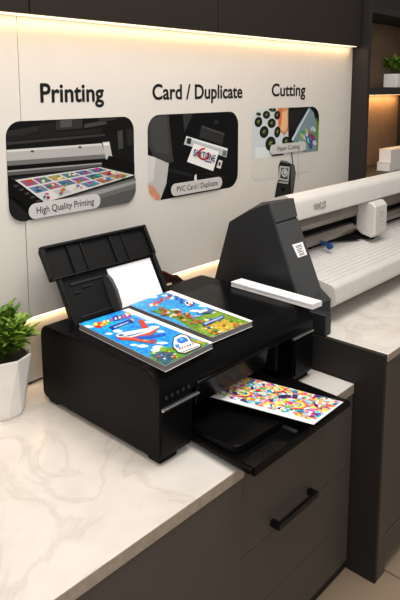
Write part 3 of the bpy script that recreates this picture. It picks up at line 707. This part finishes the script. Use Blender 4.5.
# body: base, platen, apron
bd = [(1.93, 1.0), (1.93, 1.22), (1.70, 1.20), (1.70, 1.0)]
MB().prism_x(bd, 2.40, XE).build('base', M['dgrey'], pl)
ap = rounded([(1.70, 1.005), (1.42, 1.005), (1.372, 1.03), (1.385, 1.115), (1.42, 1.122), (1.70, 1.18)], [0, .02, .03, .03, .01, 0], 6)
MB().prism_x(ap, 2.402, XE).build('apron', M['white'], pl, smooth=True)
g_ = MB(); 
for k in range(9):
    y = 1.425+k*.024; z = 1.122+(y-1.42)/.28*.058
    g_.prism_x([(y-.003, z-.001), (y-.0015, z+.003), (y+.0015, z+.0036), (y+.003, z)], 2.41, XE-.01)
g_.build('platen_ridge', M['white'], pl)
MB().box(2.402, XE, 1.70, 1.715, 1.17, 1.45).build('back_plate', M['slot'], pl)
MB().prism_x(rounded([(1.70, 1.205), (1.665, 1.205), (1.655, 1.235), (1.665, 1.262), (1.70, 1.262)], .008), 2.402, XE).build('roller_bar', M['rail'], pl, smooth=True)
MB().prism_x(rounded([(1.70, 1.30), (1.66, 1.300), (1.65, 1.33), (1.66, 1.362), (1.70, 1.362)], .006), 2.402, XE).build('guide_rail', M['rail'], pl, smooth=True)
bm_ = rounded([(1.80, 1.21), (1.80, 1.42), (1.75, 1.475), (1.66, 1.503), (1.612, 1.475), (1.590, 1.388), (1.615, 1.378), (1.72, 1.40), (1.72, 1.21)], [0, .03, .05, .03, .04, .008, .01, 0, 0], 6)
bo = MB().prism_x(bm_, 2.402, XE).build('beam_cover', M['white'], pl, smooth=True)
p0 = on_y(312.5, 210.0, 1.594); 
slope = Vector((0, (1.612-1.590), (1.475-1.388))).normalized()
org = Vector((2.548, 1.590+.017, 1.388+.038))
text_mesh('brand_lettering', 'VIVICUT', M['greyink'], bo, (2.553, 1.5955, 1.415), (1, 0, 0), slope, .115, .034, bold=.0, depth=.003)
# pinch rollers
for x in (2.725,):
    m_ = MB(); m_.cyl((x, 1.61, 1.20), (x+.022, 1.61, 1.20), .014); m_.box(x+.004, x+.018, 1.61, 1.66, 1.205, 1.22)
    tag(m_.build('pinch_roller', M['blue'], pl, .001), 'small blue roller')
MB().loft([(2.80, 1.70, 1.20), (3.08, 1.70, 1.20), (3.08, 1.62, 1.175), (3.0, 1.64, 1.18)], [(2.80, 1.70, 1.21), (3.08, 1.70, 1.21), (3.08, 1.62, 1.185), (3.0, 1.64, 1.19)]).build('roller_arm', M['slot'], pl)
# carriage
cp = [(1.69, 1.375), (1.575, 1.384), (1.550, 1.36), (1.548, 1.205), (1.57, 1.185), (1.63, 1.198), (1.69, 1.24)]
ca = MB().prism_x(rounded(cp, .010), 3.10, 3.24)
ca = ca.build('carriage', M['white'], pl, .008, seg=3)
MB().box(3.07, 3.099, 1.66, 1.70, 1.19, 1.378).build('carriage_bracket', M['slot'], ca)
m_ = MB(); m_.cyl((3.17, 1.60, 1.192), (3.17, 1.60, 1.165), .012); m_.box(3.11, 3.23, 1.59, 1.68, 1.175, 1.20); m_.build('blade_holder', M['slot'], ca, .001)
for z in (1.325, 1.305, 1.275, 1.25): MB().box(3.15, 3.19, 1.547, 1.5485, z, z+.008).build('carriage_mark', M['plaque'], ca)
m_ = MB(); m_.cyl((3.26, 1.63, 1.27), (3.33, 1.63, 1.27), .028); m_.cyl((3.33, 1.63, 1.27), (3.36, 1.63, 1.27), .018); m_.build('motor', M['slot'], pl, .002)

# ================================================================== PLANTS
def leaf(mb, base, d, L, w, droop=.25):
    d = Vector(d).normalized(); s_ = d.cross(Vector((0, 0, 1)))
    if s_.length < 1e-3: s_ = Vector((1, 0, 0))
    s_.normalize(); n = s_.cross(d); bm = mb.bm; prev = None
    for i, (t, ww) in enumerate(((0, .35), (.3, 1), (.6, .8), (.85, .4))):
        p = Vector(base)+d*(L*t)-Vector((0, 0, 1))*(droop*L*t*t)
        row = [bm.verts.new(p-s_*w*ww+n*w*.35*ww), bm.verts.new(p), bm.verts.new(p+s_*w*ww+n*w*.35*ww)]
        if prev: bm.faces.new((prev[0], prev[1], row[1], row[0])); bm.faces.new((prev[1], prev[2], row[2], row[1]))
        prev = row
    tip = bm.verts.new(Vector(base)+d*L-Vector((0, 0, 1))*(droop*L))
    bm.faces.new((prev[0], prev[1], tip)); bm.faces.new((prev[1], prev[2], tip))
def bush(c, R, Hh, nstem, nleaf, L, w, seed):
    rnd = random.Random(seed); mb = MB(); st = MB(); c = Vector(c)
    for i in range(nstem):
        a = rnd.uniform(0, 2*PI); k = math.sqrt(rnd.random()); end = c+Vector((math.cos(a)*R*k, math.sin(a)*R*k, Hh*(1-.55*k*k)*rnd.uniform(.8, 1)))
        b0 = c+Vector((math.cos(a)*R*k*.3, math.sin(a)*R*k*.3, 0)); st.tube([b0, b0.lerp(end, .5)+Vector((0, 0, .01)), end], .0018, 5)
        for j in range(nleaf):
            t = rnd.uniform(.3, 1); p = b0.lerp(end, t); b_ = rnd.uniform(0, 2*PI); out = (end-c); out.z = 0
            d = Vector((math.cos(b_), math.sin(b_), rnd.uniform(.35, 1.3)))+out*4
            leaf(mb, p, d, L*rnd.uniform(.7, 1.15), w*rnd.uniform(.8, 1.2), rnd.uniform(0, .3))
    return mb, st
PC = Vector((1.135, 2.055, WT))
r = empty('potted_plant', PC, 'bushy green plant in a tall faceted white pot on the worktop at the left edge', 'plant')
mb = MB(); bm = mb.bm; n = 9; rings = []
for z, rad, ph in ((0, .074, 0), (.012, .080, 0), (.232, .112, .5), (.237, .108, .5), (.212, .100, .5)):
    rings.append([bm.verts.new(PC+Vector((rad*math.cos(2*PI*(i+ph)/n+.2), rad*math.sin(2*PI*(i+ph)/n+.2), z))) for i in range(n)])
for k, (a, b) in enumerate(zip(rings, rings[1:])):
    for i in range(n):
        if k == 1: bm.faces.new((a[i], a[(i+1) % n], b[i])); bm.faces.new((a[(i+1) % n], b[(i+1) % n], b[i]))
        else: bm.faces.new((a[i], a[(i+1) % n], b[(i+1) % n], b[i]))
bm.faces.new(rings[0]); bm.faces.new(rings[-1])
mb.build('pot', M['pot'], r)
MB().cyl(PC+Vector((0, 0, .2125)), PC+Vector((0, 0, .223)), .094, 18).build('soil', M['soil'], r)
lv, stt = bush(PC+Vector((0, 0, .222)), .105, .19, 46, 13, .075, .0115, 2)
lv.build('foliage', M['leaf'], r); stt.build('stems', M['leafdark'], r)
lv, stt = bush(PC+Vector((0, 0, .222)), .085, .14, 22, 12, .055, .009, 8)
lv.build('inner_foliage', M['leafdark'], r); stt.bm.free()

P2 = Vector((4.52, 2.16, 2.003))
r = empty('potted_plant', P2, 'small leafy plant in a square white pot on the upper shelf of the tower', 'plant')
mb = MB(); mb.box(4.465, 4.575, 2.105, 2.215, 2.0032, 2.105); mb.build('pot', M['pot'], r, .004)
MB().box(4.47, 4.57, 2.11, 2.21, 2.1052, 2.109).build('soil', M['soil'], r)
lv, stt = bush(P2+Vector((0, 0, .105)), .08, .13, 20, 10, .06, .013, 6)
lv.build('foliage', M['leaf'], r); stt.build('stems', M['leafdark'], r)

# books on the lower shelf
def white_book(x0, x1, y0, y1, z0, z1, label):
    r = empty('book', ((x0+x1)/2, (y0+y1)/2, z0), label, 'book', 'white books on the lower shelf')
    m_ = MB(); m_.box(x0, x1, y0, y1, z0, z0+.004); m_.box(x0, x1, y0, y1, z1-.004, z1); m_.box(x0, x1, y0, y0+.004, z0+.004, z1-.004)
    m_.build('cover', M['white'], r, .001); MB().box(x0+.001, x1-.006, y0+.0045, y1-.006, z0+.0045, z1-.0045).build('pages', M['paper'], r)
white_book(4.34, 4.80, 2.07, 2.18, 1.3852, 1.448, 'thick white book, lower of the pair on the tower shelf')
white_book(4.36, 4.79, 2.075, 2.177, 1.4485, 1.548, 'thickest white book, on top of the pair on the tower shelf')

# ================================================================== LIGHT + CAMERA
w = bpy.data.worlds.new('world'); S.world = w; w.use_nodes = True
w.node_tree.nodes['Background'].inputs[0].default_value = (1.0, .95, .90, 1); w.node_tree.nodes['Background'].inputs[1].default_value = .27
def area(name, loc, target, sx, sy, power, col):
    l = bpy.data.lights.new(name, 'AREA'); l.shape = 'RECTANGLE'; l.size = sx; l.size_y = sy; l.energy = power; l.color = col
    o = bpy.data.objects.new(name, l); COL.objects.link(o); o.location = loc
    o.rotation_euler = (Vector(target)-Vector(loc)).to_track_quat('-Z', 'Y').to_euler(); return o
area('ceiling_light', (1.7, .85, 4.3), (1.9, 1.5, .9), 2.6, 1.6, 106, (1, .965, .925))
area('room_light', (-1.0, -1.2, 3.0), (1.8, 1.8, .9), 1.8, 1.6, 62, (1, .965, .93))
area('cabinet_strip_light', (1.25, 2.137, 2.270), (1.25, 2.16, 1.2), 5.2, .02, 4.0, (1, .70, .40))
area('panel_strip_light', (1.25, 2.186, 1.054), (1.25, 2.18, .5), 5.2, .012, 2.6, (1, .72, .40))
area('shelf_strip_light', (4.5, 2.33, 1.942), (4.5, 2.34, 1.4), 1.1, .03, 3.5, (1, .62, .30))

cd = bpy.data.cameras.new('camera'); cam = bpy.data.objects.new('camera', cd); COL.objects.link(cam); S.camera = cam
cam.location = CAM
cam.matrix_world = Matrix.Translation(CAM) @ Matrix((RT, UP, -FW)).transposed().to_4x4()
cd.sensor_fit = 'VERTICAL'; cd.sensor_height = 24; cd.sensor_width = 16; cd.lens = F/600*24; cd.shift_y = -(300-CY)/600; cd.clip_start = .02
S.view_settings.view_transform = 'Standard'; S.view_settings.look = 'None'; S.view_settings.exposure = .2; S.view_settings.gamma = .88
